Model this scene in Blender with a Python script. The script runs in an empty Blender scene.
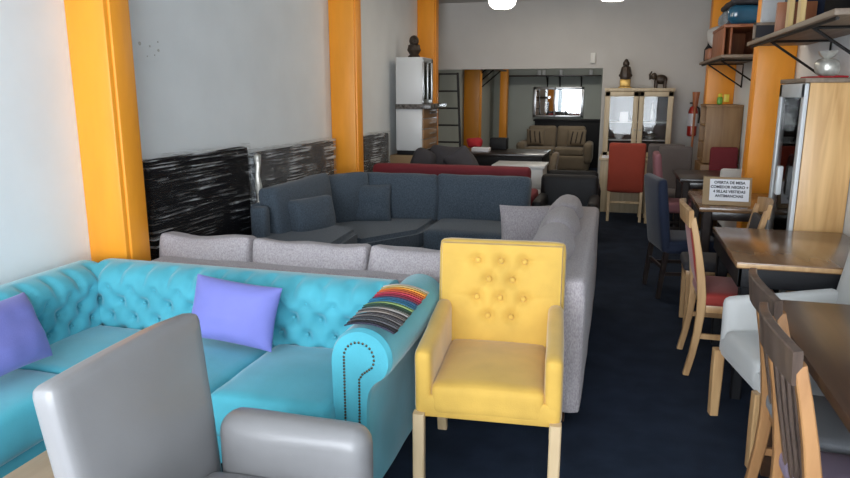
import bpy, bmesh, math, random
from mathutils import Vector, Matrix, Euler, noise
random.seed(7)
PI = math.pi
S = bpy.context.scene
COL = S.collection

# ------------------------------------------------------------------ materials
def mat(name, col, rough=.6, metal=0., bump=None, var=0., sheen=0., coat=0., stretch=(1,1,1), spec=.5, vscale=3.):
    m = bpy.data.materials.new(name); m.use_nodes = True
    nt = m.node_tree; N = nt.nodes; L = nt.links
    b = N['Principled BSDF']
    b.inputs['Base Color'].default_value = (*col, 1)
    b.inputs['Roughness'].default_value = rough
    b.inputs['Metallic'].default_value = metal
    b.inputs['Specular IOR Level'].default_value = spec
    if sheen: b.inputs['Sheen Weight'].default_value = sheen; b.inputs['Sheen Roughness'].default_value = .4
    if coat: b.inputs['Coat Weight'].default_value = coat; b.inputs['Coat Roughness'].default_value = .12
    tc = N.new('ShaderNodeTexCoord'); mp = N.new('ShaderNodeMapping'); mp.inputs['Scale'].default_value = stretch
    L.new(tc.outputs['Object'], mp.inputs['Vector'])
    if var:
        n = N.new('ShaderNodeTexNoise'); n.inputs['Scale'].default_value = vscale; n.inputs['Detail'].default_value = 5
        L.new(mp.outputs[0], n.inputs['Vector'])
        mx = N.new('ShaderNodeMix'); mx.data_type = 'RGBA'
        mx.inputs[6].default_value = (*[c*(1-var) for c in col], 1)
        mx.inputs[7].default_value = (*[min(1, c*(1+var)) for c in col], 1)
        cr = N.new('ShaderNodeMapRange'); cr.inputs[1].default_value = .3; cr.inputs[2].default_value = .7
        L.new(n.outputs['Fac'], cr.inputs[0]); L.new(cr.outputs[0], mx.inputs[0]); L.new(mx.outputs[2], b.inputs['Base Color'])
    if bump:
        sc, st = bump
        n = N.new('ShaderNodeTexNoise'); n.inputs['Scale'].default_value = sc; n.inputs['Detail'].default_value = 3
        L.new(mp.outputs[0], n.inputs['Vector'])
        bp = N.new('ShaderNodeBump'); bp.inputs['Strength'].default_value = st; bp.inputs['Distance'].default_value = .004
        L.new(n.outputs['Fac'], bp.inputs['Height']); L.new(bp.outputs[0], b.inputs['Normal'])
    return m

def wood(name, a, c, rough=.45, axis='X', scale=1., coat=0., knots=False):
    m = bpy.data.materials.new(name); m.use_nodes = True
    nt = m.node_tree; N = nt.nodes; L = nt.links; b = N['Principled BSDF']
    b.inputs['Roughness'].default_value = rough
    if coat: b.inputs['Coat Weight'].default_value = coat; b.inputs['Coat Roughness'].default_value = .18
    tc = N.new('ShaderNodeTexCoord'); mp = N.new('ShaderNodeMapping')
    s = {'X': (1.2, 14, 14), 'Y': (14, 1.2, 14), 'Z': (14, 14, 1.2)}[axis]
    mp.inputs['Scale'].default_value = [k*scale for k in s]
    L.new(tc.outputs['Object'], mp.inputs['Vector'])
    n = N.new('ShaderNodeTexNoise'); n.inputs['Scale'].default_value = 1.6; n.inputs['Detail'].default_value = 7
    n.inputs['Distortion'].default_value = 1.2 if knots else .5
    L.new(mp.outputs[0], n.inputs['Vector'])
    cr = N.new('ShaderNodeValToRGB'); e = cr.color_ramp.elements
    e[0].position = .32; e[0].color = (*a, 1); e[1].position = .68; e[1].color = (*c, 1)
    L.new(n.outputs['Fac'], cr.inputs[0]); L.new(cr.outputs[0], b.inputs['Base Color'])
    bp = N.new('ShaderNodeBump'); bp.inputs['Strength'].default_value = .12; bp.inputs['Distance'].default_value = .002
    L.new(n.outputs['Fac'], bp.inputs['Height']); L.new(bp.outputs[0], b.inputs['Normal'])
    return m

def woven(name, a, c, scale=160., rough=.9):
    m = bpy.data.materials.new(name); m.use_nodes = True
    nt = m.node_tree; N = nt.nodes; L = nt.links; b = N['Principled BSDF']
    b.inputs['Roughness'].default_value = rough; b.inputs['Specular IOR Level'].default_value = .2
    b.inputs['Sheen Weight'].default_value = .15
    tc = N.new('ShaderNodeTexCoord'); mp = N.new('ShaderNodeMapping'); mp.inputs['Scale'].default_value = (1, 1, .45)
    L.new(tc.outputs['Object'], mp.inputs['Vector'])
    n = N.new('ShaderNodeTexNoise'); n.inputs['Scale'].default_value = scale; n.inputs['Detail'].default_value = 2
    L.new(mp.outputs[0], n.inputs['Vector'])
    cr = N.new('ShaderNodeValToRGB'); e = cr.color_ramp.elements
    e[0].position = .35; e[0].color = (*a, 1); e[1].position = .65; e[1].color = (*c, 1)
    L.new(n.outputs['Fac'], cr.inputs[0]); L.new(cr.outputs[0], b.inputs['Base Color'])
    bp = N.new('ShaderNodeBump'); bp.inputs['Strength'].default_value = .4; bp.inputs['Distance'].default_value = .003
    L.new(n.outputs['Fac'], bp.inputs['Height']); L.new(bp.outputs[0], b.inputs['Normal'])
    return m

def glass_mat(name, tint=(1, 1, 1), refl=.12, rough=.02, bl=.25):
    m = bpy.data.materials.new(name); m.use_nodes = True
    nt = m.node_tree; N = nt.nodes; L = nt.links
    for n in list(N):
        if n.type != 'OUTPUT_MATERIAL': N.remove(n)
    t = N.new('ShaderNodeBsdfTransparent'); t.inputs[0].default_value = (*tint, 1)
    g = N.new('ShaderNodeBsdfGlossy'); g.inputs['Roughness'].default_value = rough
    mx = N.new('ShaderNodeMixShader'); lw = N.new('ShaderNodeLayerWeight'); lw.inputs[0].default_value = bl
    ad = N.new('ShaderNodeMath'); ad.operation = 'ADD'; ad.use_clamp = True; ad.inputs[1].default_value = refl
    L.new(lw.outputs['Fresnel'], ad.inputs[0]); L.new(ad.outputs[0], mx.inputs[0])
    L.new(t.outputs[0], mx.inputs[1]); L.new(g.outputs[0], mx.inputs[2])
    L.new(mx.outputs[0], N['Material Output'].inputs[0])
    return m

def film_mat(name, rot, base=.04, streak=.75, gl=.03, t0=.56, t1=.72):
    """stretch film: clear plastic with thin whitish creases and painted reflection streaks"""
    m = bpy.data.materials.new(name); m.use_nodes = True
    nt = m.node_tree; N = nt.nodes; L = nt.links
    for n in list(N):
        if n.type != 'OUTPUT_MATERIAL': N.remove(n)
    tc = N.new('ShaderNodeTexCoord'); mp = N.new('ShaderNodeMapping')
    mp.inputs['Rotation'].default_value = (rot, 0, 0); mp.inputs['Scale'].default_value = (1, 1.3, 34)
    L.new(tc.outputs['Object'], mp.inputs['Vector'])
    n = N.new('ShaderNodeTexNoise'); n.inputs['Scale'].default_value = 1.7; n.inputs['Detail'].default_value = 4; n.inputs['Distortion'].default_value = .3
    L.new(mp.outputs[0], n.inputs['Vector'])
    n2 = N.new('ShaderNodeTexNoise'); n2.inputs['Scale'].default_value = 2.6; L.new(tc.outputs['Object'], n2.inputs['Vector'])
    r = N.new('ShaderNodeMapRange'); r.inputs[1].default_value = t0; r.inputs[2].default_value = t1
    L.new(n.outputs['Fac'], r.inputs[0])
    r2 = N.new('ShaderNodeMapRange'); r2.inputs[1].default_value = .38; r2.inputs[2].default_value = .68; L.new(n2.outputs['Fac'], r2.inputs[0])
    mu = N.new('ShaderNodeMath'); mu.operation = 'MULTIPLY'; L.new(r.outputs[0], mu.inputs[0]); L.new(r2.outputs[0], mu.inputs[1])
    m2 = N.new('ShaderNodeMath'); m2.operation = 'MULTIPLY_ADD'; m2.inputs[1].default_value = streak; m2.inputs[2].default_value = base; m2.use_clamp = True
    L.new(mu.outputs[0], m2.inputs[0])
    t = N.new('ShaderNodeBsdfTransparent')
    p = N.new('ShaderNodeBsdfPrincipled'); p.inputs['Base Color'].default_value = (.75, .78, .8, 1); p.inputs['Roughness'].default_value = .22  # pale streak colour: whitish creases plus painted-in reflections of the film
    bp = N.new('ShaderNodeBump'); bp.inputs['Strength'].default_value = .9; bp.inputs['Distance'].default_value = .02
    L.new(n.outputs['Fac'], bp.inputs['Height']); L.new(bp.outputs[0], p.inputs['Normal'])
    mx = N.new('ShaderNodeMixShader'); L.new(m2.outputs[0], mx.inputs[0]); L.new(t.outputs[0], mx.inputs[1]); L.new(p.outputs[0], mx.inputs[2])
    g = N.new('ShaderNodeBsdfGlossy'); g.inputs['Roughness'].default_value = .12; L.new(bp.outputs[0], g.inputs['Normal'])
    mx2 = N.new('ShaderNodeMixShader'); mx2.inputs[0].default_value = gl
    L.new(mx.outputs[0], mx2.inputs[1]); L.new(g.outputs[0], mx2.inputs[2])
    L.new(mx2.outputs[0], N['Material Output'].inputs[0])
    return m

def emit(name, col, st):
    m = bpy.data.materials.new(name); m.use_nodes = True
    b = m.node_tree.nodes['Principled BSDF']; b.inputs['Base Color'].default_value = (*col, 1)
    b.inputs['Emission Color'].default_value = (*col, 1); b.inputs['Emission Strength'].default_value = st
    return m

MT = dict(
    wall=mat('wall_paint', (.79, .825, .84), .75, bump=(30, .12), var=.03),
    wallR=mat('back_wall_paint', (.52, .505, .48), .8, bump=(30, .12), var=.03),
    wallG=mat('rear_room_paint', (.44, .47, .43), .8, var=.03),
    ceil=mat('ceiling_paint', (.45, .45, .44), .9, var=.03),
    orange=mat('orange_paint', (.90, .335, .022), .42, bump=(9, .35), var=.07, stretch=(3, 3, .5)),
    carpet=mat('navy_carpet', (.017, .026, .046), .95, bump=(240, .8), var=.22, spec=.15, vscale=6),
    teal=mat('teal_velvet', (.075, .38, .47), .75, bump=(190, .22), var=.12, sheen=.45, spec=.25, vscale=5),
    purple=mat('periwinkle_cotton', (.20, .21, .56), .8, bump=(200, .25), var=.07, sheen=.2, spec=.2),
    yellow=mat('mustard_velvet', (.60, .37, .075), .75, bump=(170, .2), var=.12, sheen=.4, spec=.25, vscale=5),
    taupe=woven('taupe_weave', (.30, .27, .285), (.44, .40, .41), 170),
    blue=woven('slate_blue_weave', (.05, .068, .088), (.088, .112, .142), 170),
    greyw=mat('silver_grey_leatherette', (.235, .23, .235), .36, bump=(300, .10), var=.08, vscale=2.5, coat=.12),
    white=mat('pale_grey_fabric', (.52, .52, .51), .8, bump=(200, .25), var=.08, sheen=.2),
    red=mat('red_fabric', (.30, .028, .02), .8, bump=(200, .25), var=.1, sheen=.2),
    redback=mat('brick_red_fabric', (.33, .045, .022), .8, bump=(200, .25), var=.1, sheen=.2),
    maroon=mat('maroon_fabric', (.16, .012, .02), .8, bump=(200, .25), var=.1),
    navy=mat('navy_fabric', (.006, .013, .038), .8, bump=(200, .25), var=.12, sheen=.15),
    brown=mat('taupe_brown_fabric', (.12, .10, .095), .85, bump=(200, .25), var=.1, sheen=.15),
    pink=mat('dusty_pink_fabric', (.26, .11, .13), .85, bump=(200, .25), var=.1),
    beige=mat('beige_fabric', (.19, .145, .095), .85, bump=(200, .25), var=.1, sheen=.15),
    stripe=mat('dark_stripe_fabric', (.03, .02, .016), .85),
    lilac=mat('mauve_seat_fabric', (.27, .21, .29), .8, bump=(200, .25), var=.1),
    seatgrey=mat('grey_seat_fabric', (.24, .25, .27), .8, bump=(200, .25), var=.1),
    charcoal=mat('charcoal_fabric', (.04, .038, .045), .8, bump=(120, .25), var=.15),
    black=mat('black_leather', (.008, .008, .010), .6, spec=.3, bump=(120, .2)),
    blackboard=mat('black_padding', (.006, .006, .008), .9, spec=.1, bump=(60, .2)),
    metal=mat('black_iron', (.012, .011, .011), .5, metal=.2),
    steel=mat('brushed_steel', (.55, .55, .55), .3, metal=1),
    nail=mat('antique_nailhead', (.10, .075, .05), .3, metal=1),
    gold=mat('aged_gold', (.45, .28, .08), .38, metal=.7, var=.3, vscale=20),
    bronze=mat('dark_bronze', (.06, .045, .035), .45, metal=.5, var=.4, vscale=20),
    chrome=mat('chrome', (.8, .8, .8), .12, metal=1),
    mirror=mat('mirror_silvering', (.8, .82, .82), .02, metal=1),
    whitelac=mat('white_lacquer', (.62, .64, .65), .35),
    granite=mat('speckled_granite', (.09, .085, .08), .25, var=.98, vscale=28),
    cardboard=mat('cardboard', (.36, .25, .14), .85, var=.08),
    paper=mat('white_paper', (.82, .82, .86), .7),
    ink=mat('black_ink', (.02, .02, .03), .7),
    redpaint=mat('extinguisher_red', (.42, .02, .012), .3, coat=.4),
    redcloth=mat('red_cloth', (.5, .02, .03), .8, var=.1),
    silverwrap=mat('crinkled_silver_wrap', (.55, .53, .48), .3, metal=.4, bump=(45, 1.), var=.25, vscale=25),
    greenpl=mat('green_plastic', (.15, .4, .05), .4), yellowpl=mat('yellow_plastic', (.8, .6, .05), .4),
    bluewrap=mat('glossy_blue_wrap', (.02, .11, .20), .18, bump=(14, .8), var=.3, coat=.6),
    whitebag=mat('white_plastic_bag', (.5, .5, .5), .5, bump=(20, 1.), var=.15),
    socket=mat('switch_plastic', (.7, .7, .66), .5),
    pale=wood('pale_ash_wood', (.50, .36, .20), (.66, .50, .31), .5, 'Z'),
    cream=wood('cream_wood', (.50, .40, .26), (.62, .52, .36), .5, 'Z'),
    oak=wood('honey_oak_panel', (.56, .31, .115), (.78, .49, .215), .4, 'Z', .55, .15, True),
    oak2=wood('tan_oak_panel', (.22, .12, .05), (.33, .19, .085), .5, 'Z', .8),
    pine=wood('yellow_pine', (.62, .42, .15), (.78, .56, .25), .55, 'Z'),
    chairwood=wood('reddish_oak', (.28, .13, .05), (.44, .23, .095), .4, 'Z', 1., .2),
    honey=wood('honey_chair_wood', (.40, .22, .095), (.58, .36, .17), .42, 'Z', 1., .2),
    dark=wood('dark_walnut', (.045, .021, .012), (.09, .045, .024), .33, 'Y', .8, .25),
    darkpost=wood('dark_crest_wood', (.06, .04, .032), (.13, .09, .07), .35, 'Z', 1., .2),
    tabletop=wood('brown_satin_tabletop', (.15, .075, .032), (.25, .135, .065), .24, 'Y', .7, .6),
    espresso=wood('espresso_wood', (.018, .012, .011), (.035, .025, .022), .3, 'Y', .8, .3),
    shelfw=wood('weathered_shelf_board', (.17, .12, .085), (.28, .21, .15), .55, 'Y', .8),
    orangewood=wood('orange_stained_wood', (.26, .08, .03), (.38, .14, .055), .5, 'Z'),
    tan=wood('tan_tabletop', (.42, .29, .17), (.52, .38, .24), .5, 'Y', .6),
    glass=glass_mat('clear_glass', refl=.03, bl=.10), shopglass=glass_mat('shop_window_glass', refl=.02),
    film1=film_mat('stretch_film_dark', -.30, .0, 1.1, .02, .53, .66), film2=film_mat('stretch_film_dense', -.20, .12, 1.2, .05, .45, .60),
    lamp=emit('lit_lamp_glass', (1., .97, .88), 9.),
    lampmetal=mat('lamp_housing', (.5, .5, .48), .4),
)

# ------------------------------------------------------------------ mesh helpers
def T(loc=(0, 0, 0), rot=(0, 0, 0), sc=(1, 1, 1)):
    return Matrix.Translation(loc) @ Euler(rot).to_matrix().to_4x4() @ Matrix.Diagonal((*sc, 1))

def merge(bm, tmp, M=None):
    if M is not None: bmesh.ops.transform(tmp, matrix=M, verts=tmp.verts)
    me = bpy.data.meshes.new('tmp'); tmp.to_mesh(me); tmp.free()
    bm.from_mesh(me); bpy.data.meshes.remove(me)

def box(bm, size, loc, r=.004, rot=(0, 0, 0), seg=2):
    t = bmesh.new(); bmesh.ops.create_cube(t, size=1)
    bmesh.ops.scale(t, vec=size, verts=t.verts)
    r = min(r, min(size)*.45)
    if r > 0: bmesh.ops.bevel(t, geom=t.edges[:], offset=r, segments=seg, affect='EDGES', profile=.5)
    merge(bm, t, T(loc, rot)); return bm

def bb(bm, x0, x1, y0, y1, z0, z1, r=.004):
    return box(bm, (abs(x1-x0), abs(y1-y0), abs(z1-z0)), ((x0+x1)/2, (y0+y1)/2, (z0+z1)/2), r)

def soft(bm, size, loc, rot=(0, 0, 0), r=.04, puff=(0, 0, 0), n=11, wr=.003, seed=0, shape=None):
    t = bmesh.new(); bmesh.ops.create_cube(t, size=2)
    bmesh.ops.subdivide_edges(t, edges=t.edges[:], cuts=n, use_grid_fill=True)
    h = Vector(size)/2
    r = min(r, min(h)*.98)
    for v in t.verts:
        s = v.co.copy()
        P = Vector([math.sin(s[i]*PI/2)*h[i] for i in range(3)])
        q = Vector([max(-h[i]+r, min(h[i]-r, P[i])) for i in range(3)])
        d = P-q; L = d.length
        if L > 1e-9: P = q + d/L*max(abs(k) for k in d)
        u = [P[i]/h[i] for i in range(3)]
        o = P.copy()
        for a in range(3):
            if puff[a]:
                b_, c_ = (a+1) % 3, (a+2) % 3
                o[a] += puff[a]*u[a]*math.cos(u[b_]*PI/2*.96)*math.cos(u[c_]*PI/2*.96)
        if shape: o = shape(o, u)
        if wr:
            nz = noise.noise_vector(P*5+Vector((seed*3.1, seed, 0)))
            o += nz*wr*1.4
        v.co = o
    merge(bm, t, T(loc, rot)); return bm

def pillow(bm, w, h, th, M, n=22, seed=0, flange=0.):
    """knife-edged cushion in the XZ plane, thickness along Y"""
    t = bmesh.new(); g = {}
    for side in (1, -1):
        for i in range(n+1):
            for j in range(n+1):
                u = math.sin((i/n*2-1)*PI/2); v = math.sin((j/n*2-1)*PI/2)
                e = (i in (0, n) or j in (0, n))
                if e and side == -1: continue
                prof = ((1-abs(u)**3.2)*(1-abs(v)**3.2))**.55 if not e else 0
                x = w/2*u*(1-.055*(1-v*v)); z = h/2*v*(1-.055*(1-u*u))
                nz = noise.noise(Vector((u*2.2+seed*5, v*2.2, side)))
                nz2 = noise.noise(Vector((u*5+seed*5, v*5, side)))
                y = side*th/2*prof*(1+.15*nz+.05*nz2)
                g[side, i, j] = t.verts.new((x, y, z))
                if e: g[-side, i, j] = g[side, i, j]
    for side in (1, -1):
        for i in range(n):
            for j in range(n):
                f = [g[side, i, j], g[side, i+1, j], g[side, i+1, j+1], g[side, i, j+1]]
                t.faces.new(f if side == -1 else f[::-1])
    merge(bm, t, M); return bm

def tube(bm, pts, r, seg=8, cap=True):
    """round or tapered tube through pts; r a number or list"""
    pts = [Vector(p) for p in pts]; rr = r if isinstance(r, (list, tuple)) else [r]*len(pts)
    t = bmesh.new(); rings = []
    up = None
    for i, p in enumerate(pts):
        d = (pts[min(i+1, len(pts)-1)]-pts[max(i-1, 0)]).normalized()
        if up is None:
            up = Vector((0, 0, 1)) if abs(d.z) < .9 else Vector((1, 0, 0))
        a = d.cross(up).normalized(); b_ = a.cross(d).normalized(); up = b_
        rings.append([t.verts.new(p + (a*math.cos(k*2*PI/seg)+b_*math.sin(k*2*PI/seg))*rr[i]) for k in range(seg)])
    for i in range(len(rings)-1):
        for k in range(seg):
            t.faces.new([rings[i][k], rings[i][(k+1) % seg], rings[i+1][(k+1) % seg], rings[i+1][k]])
    if cap:
        t.faces.new(rings[0][::-1]); t.faces.new(rings[-1])
    bmesh.ops.recalc_face_normals(t, faces=t.faces)
    merge(bm, t); return bm

def post(bm, pts, w, d, r=.004, wide=None):
    """rectangular section bar; pts; w along X (or axis 'wide'), d in the other direction"""
    pts = [Vector(p) for p in pts]
    ws = w if isinstance(w, (list, tuple)) else [w]*len(pts)
    ds = d if isinstance(d, (list, tuple)) else [d]*len(pts)
    t = bmesh.new(); rings = []
    ax = Vector(wide or (1, 0, 0))
    for i, p in enumerate(pts):
        tg = (pts[min(i+1, len(pts)-1)]-pts[max(i-1, 0)]).normalized()
        b_ = tg.cross(ax).normalized(); a = b_.cross(tg).normalized()
        hw, hd = ws[i]/2, ds[i]/2; c = .22*min(hw, hd)
        sec = [(hw-c, hd), (hw, hd-c), (hw, -hd+c), (hw-c, -hd), (-hw+c, -hd), (-hw, -hd+c), (-hw, hd-c), (-hw+c, hd)]
        rings.append([t.verts.new(p+a*x+b_*y) for x, y in sec])
    for i in range(len(rings)-1):
        for k in range(8):
            t.faces.new([rings[i][k], rings[i][(k+1) % 8], rings[i+1][(k+1) % 8], rings[i+1][k]])
    t.faces.new(rings[0][::-1]); t.faces.new(rings[-1])
    bmesh.ops.recalc_face_normals(t, faces=t.faces)
    merge(bm, t); return bm

def lathe(bm, prof, M=None, seg=20):
    t = bmesh.new(); rings = []
    for r, z in prof:
        rings.append([t.verts.new((r*math.cos(k*2*PI/seg), r*math.sin(k*2*PI/seg), z)) for k in range(seg)])
    for i in range(len(rings)-1):
        for k in range(seg):
            t.faces.new([rings[i][k], rings[i][(k+1) % seg], rings[i+1][(k+1) % seg], rings[i+1][k]])
    t.faces.new(rings[0][::-1]); t.faces.new(rings[-1])
    bmesh.ops.recalc_face_normals(t, faces=t.faces)
    merge(bm, t, M if M is not None else Matrix.Identity(4)); return bm

def ball(bm, r, loc, sc=(1, 1, 1), rot=(0, 0, 0), seg=16):
    t = bmesh.new(); bmesh.ops.create_uvsphere(t, u_segments=seg, v_segments=seg//2+2, radius=r)
    merge(bm, t, T(loc, rot, sc)); return bm

def resample(pts, step):
    out = [Vector(pts[0])]; 
    for a, b_ in zip(pts, pts[1:]):
        a, b_ = Vector(a), Vector(b_); n = max(1, round((b_-a).length/step))
        for k in range(1, n+1): out.append(a.lerp(b_, k/n))
    return out

def smooth_poly(pts, it=3):
    p = [Vector(q) for q in pts]
    for _ in range(it):
        q = [p[0]]
        for a, b_ in zip(p, p[1:]): q += [a.lerp(b_, .25), a.lerp(b_, .75)]
        q.append(p[-1]); p = q
    return p

def tuftf(u, v, du, dv):
    a = math.pi*(u/du+v/dv)/2; b_ = math.pi*(u/du-v/dv)/2
    return (abs(math.sin(a))*abs(math.sin(b_)))**.6

def sweep(bm, prof, length, M, step=.013, tuft=None, ends=True, wr=0):
    """prof: list of (y,z); extruded along x from 0..length. tuft=(du,dv,depth,arc0,arc1)"""
    pr = resample([(0, a, b_) for a, b_ in prof], step); m = len(pr)
    arc = [0]
    for a, b_ in zip(pr, pr[1:]): arc.append(arc[-1]+(b_-a).length)
    nx = max(2, int(length/step)) if tuft or wr else 12
    t = bmesh.new(); G = []
    for i in range(nx+1):
        x = length*i/nx; row = []
        for j, p in enumerate(pr):
            tg = (pr[min(j+1, m-1)]-pr[max(j-1, 0)]).normalized(); nrm = Vector((0, -tg.z, tg.y))
            q = Vector((x, p.y, p.z))
            if tuft:
                du, dv, dep, a0, a1 = tuft
                s = arc[j]; mask = max(0, min(1, (s-a0)/.04))*max(0, min(1, (a1-s)/.05))*max(0, min(1, x/.03))*max(0, min(1, (length-x)/.03))
                cr_ = tuftf(x-.5*du, s-a0-.06, du, dv)-1
                gi = round((x-.5*du)/du); gg = 0
                for ii in (gi-1, gi, gi+1):
                    jj = round((s-a0-.06)/dv)
                    for j2 in (jj-1, jj, jj+1):
                        if (ii+j2) % 2 == 0:
                            gg += math.exp(-(((x-.5*du-ii*du)/.026)**2+((s-a0-.06-j2*dv)/.026)**2))
                top = max(0, min(1, (s-a0-.06-2.6*dv)/.06))
                pl = -abs(math.cos(PI*(x-.5*du)/(2*du)))**6*top
                q += nrm*((dep*.30*cr_*(1-top)-dep*.85*gg*(1-top)+.5*dep*pl)*mask)
            if wr: q += nrm*wr*noise.noise(Vector((x*4, p.y*5, p.z*5)))
            row.append(t.verts.new(q))
        G.append(row)
    for i in range(nx):
        for j in range(m-1):
            t.faces.new([G[i][j], G[i+1][j], G[i+1][j+1], G[i][j+1]])
    if ends:
        for row, flip in ((G[0], False), (G[-1], True)):
            try: f = t.faces.new(row if not flip else row[::-1])
            except ValueError: pass
    bmesh.ops.recalc_face_normals(t, faces=t.faces)
    merge(bm, t, M); return bm

def B(): return bmesh.new()

def obj(name, bm, m, parent=None, label=None, angle=38):
    me = bpy.data.meshes.new(name); bm.to_mesh(me); bm.free()
    me.materials.append(MT[m] if isinstance(m, str) else m)
    for p in me.polygons: p.use_smooth = True
    try: me.set_sharp_from_angle(angle=math.radians(angle))
    except Exception: pass
    o = bpy.data.objects.new(name, me); COL.objects.link(o)
    if parent is not None: o.parent = parent
    if label: o['label'] = label
    return o

def thing(name, label, cat, loc=(0, 0, 0), rz=0, group=None):
    o = bpy.data.objects.new(name, None); COL.objects.link(o); o.empty_display_size = .1
    o.location = loc; o.rotation_euler = (0, 0, rz); o['label'] = label; o['category'] = cat
    if group: o['group'] = group
    return o

def tag(o, label, cat, group=None):
    o['label'] = label; o['category'] = cat
    if group: o['group'] = group
    return o

def struct(name, bm, m, label=None):
    o = obj(name, bm, m); o['kind'] = 'structure'
    if label: o['label'] = label
    return o

def dup(root, loc, rz, label, group=None):
    r = root.copy(); COL.objects.link(r); r.location = loc; r.rotation_euler = (0, 0, rz); r['label'] = label
    if group: r['group'] = group
    for ch in list(root.children):
        c = ch.copy(); COL.objects.link(c); c.parent = r
        for g in list(ch.children):
            d = g.copy(); COL.objects.link(d); d.parent = c
    return r

def world(root):
    """offset that lets a part be written in room coordinates (roots with rz=0)"""
    return Matrix.Translation(-Vector(root.location))
def wobj(name, bm, m, root, label=None):
    bmesh.ops.transform(bm, matrix=world(root), verts=bm.verts); return obj(name, bm, m, root, label)

# ------------------------------------------------------------------ the room
XL, XR, YB, YF, ZC, Y2 = -2.75, 1.38, 10.24, -1.7, 2.88, 15.6
struct('floor', bb(B(), XL-.1, XR+.1, YF-.1, Y2+.1, -.1, 0, 0), 'carpet')
struct('ceiling', bb(B(), XL-.1, XR+.1, YF-.1, Y2+.1, ZC, ZC+.1, 0), 'ceil')
struct('wall_left', bb(B(), XL-.1, XL, YF, YB, 0, ZC, 0), 'wall')
struct('wall_right', bb(B(), XR, XR+.1, YF, YB, 0, ZC, 0), 'wall')
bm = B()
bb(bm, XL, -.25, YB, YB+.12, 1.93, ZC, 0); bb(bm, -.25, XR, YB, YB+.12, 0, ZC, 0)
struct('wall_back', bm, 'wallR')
struct('wall_rear_left', bb(B(), XL-.1, XL, YB+.12, Y2, 0, ZC, 0), 'wallG')
struct('wall_rear_right', bb(B(), XR, XR+.1, YB+.12, Y2, 0, ZC, 0), 'wallG')
struct('wall_rear', bb(B(), XL, XR, Y2, Y2+.1, 0, ZC, 0), 'wallG')
# shop front behind the camera: wall with one wide window
WX0, WX1, WZ0, WZ1 = -2.6, 1.1, .25, 2.6
bm = B()
bb(bm, XL, WX0, YF-.1, YF, 0, ZC, 0); bb(bm, WX1, XR, YF-.1, YF, 0, ZC, 0)
bb(bm, WX0, WX1, YF-.1, YF, 0, WZ0, 0); bb(bm, WX0, WX1, YF-.1, YF, WZ1, ZC, 0)
struct('wall_front', bm, 'wall')
bm = B()
for x in (WX0, -1.37, -.13, WX1): bb(bm, x-.03, x+.03, YF-.09, YF-.01, WZ0, WZ1, .003)
for z in (WZ0, WZ1): bb(bm, WX0, WX1, YF-.09, YF-.01, z-.03, z+.03, .003)
wf = struct('window_1', bm, 'metal')
o = obj('pane', bb(B(), WX0, WX1, YF-.055, YF-.045, WZ0, WZ1, 0), 'shopglass', wf)

def column(y0, x0, x1, d=.2, n='orange painted wall column', ztop=ZC, notch=True):
    bm = B()
    s = 1 if x0 < 0 else -1
    t = bmesh.new()
    # body with a chipped edge bead along the aisle corner
    bb(bm, x0, x1, y0, y0+d, 0, ztop, .012)
    if notch: bb(bm, x1-s*.075, x1+s*.014, y0+.03, y0+d-.02, 0, ztop, .01)
    t.free()
    for v in bm.verts:
        v.co += noise.noise_vector(v.co*3)*.006
    return bm
i = 0
for y0, x0, x1, nt in ((3.0, XL, -2.51, 1), (6.35, XL, -2.49, 1), (9.4, XL, -2.5, 1), (12.45, XL, -2.45, 0), (14.9, -2.5, -2.34, 0)):
    i += 1
    zt = ZC
    struct('trim_%d' % i, column(y0, x0, x1, .2, notch=nt), 'orange', 'orange painted column standing against the left wall')
for y0, x0, x1 in ((6.35, XR, 1.08), (9.45, XR, 1.05)):
    i += 1
    struct('trim_%d' % i, column(y0, x0, x1, .22, notch=0), 'orange', 'orange painted column standing against the right wall')
# patched socket holes and scuffs on the left wall
hl = thing('socket_holes', 'small dark screw holes in the grey wall beside the near orange column', 'holes', (XL, 3.65, 1.86))
for dy, dz, r in ((0, 0, .016), (.09, -.01, .010), (.17, .02, .007), (.17, -.03, .012), (.06, -.07, .006), (.13, -.06, .006)):
    obj('screw_hole', lathe(B(), [(r, 0), (r, .004), (r*.6, .0045)], T((0, dy-.09, .02+dz), (0, PI/2, 0), (.7, .7, 1)), 10), 'lampmetal', hl)

# ------------------------------------------------------------------ lights of the place, and added fills
def lamp(x, y, zb, label):
    t = thing('ceiling_lamp', label, 'lamp', (x, y, zb))
    obj('lamp_bowl', lathe(B(), [(.02, -.005), (.09, .0), (.125, .03), (.135, .07), (.11, .12), (.06, .14)], None, 28), 'lamp', t, 'lit white glass bowl')
    obj('lamp_stem', tube(B(), [(0, 0, .13), (0, 0, ZC-zb-.02)], .012), 'lampmetal', t)
    obj('canopy', lathe(B(), [(.05, ZC-zb-.03), (.06, ZC-zb-.001)], None, 20), 'lampmetal', t)
    l = bpy.data.lights.new('lamp_light', 'POINT'); l.energy = 11; l.color = (1, .86, .68); l.shadow_soft_size = .12
    lo = bpy.data.objects.new('lamp_light', l); COL.objects.link(lo); lo.location = (x, y, zb-.16)
    return t
lamp(-1.17, 7.0, 2.41, 'lit white bowl ceiling lamp on the left, above the dark blue sofa')
lamp(-.11, 6.6, 2.40, 'lit white bowl ceiling lamp on the right, only its bottom in view')

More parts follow.
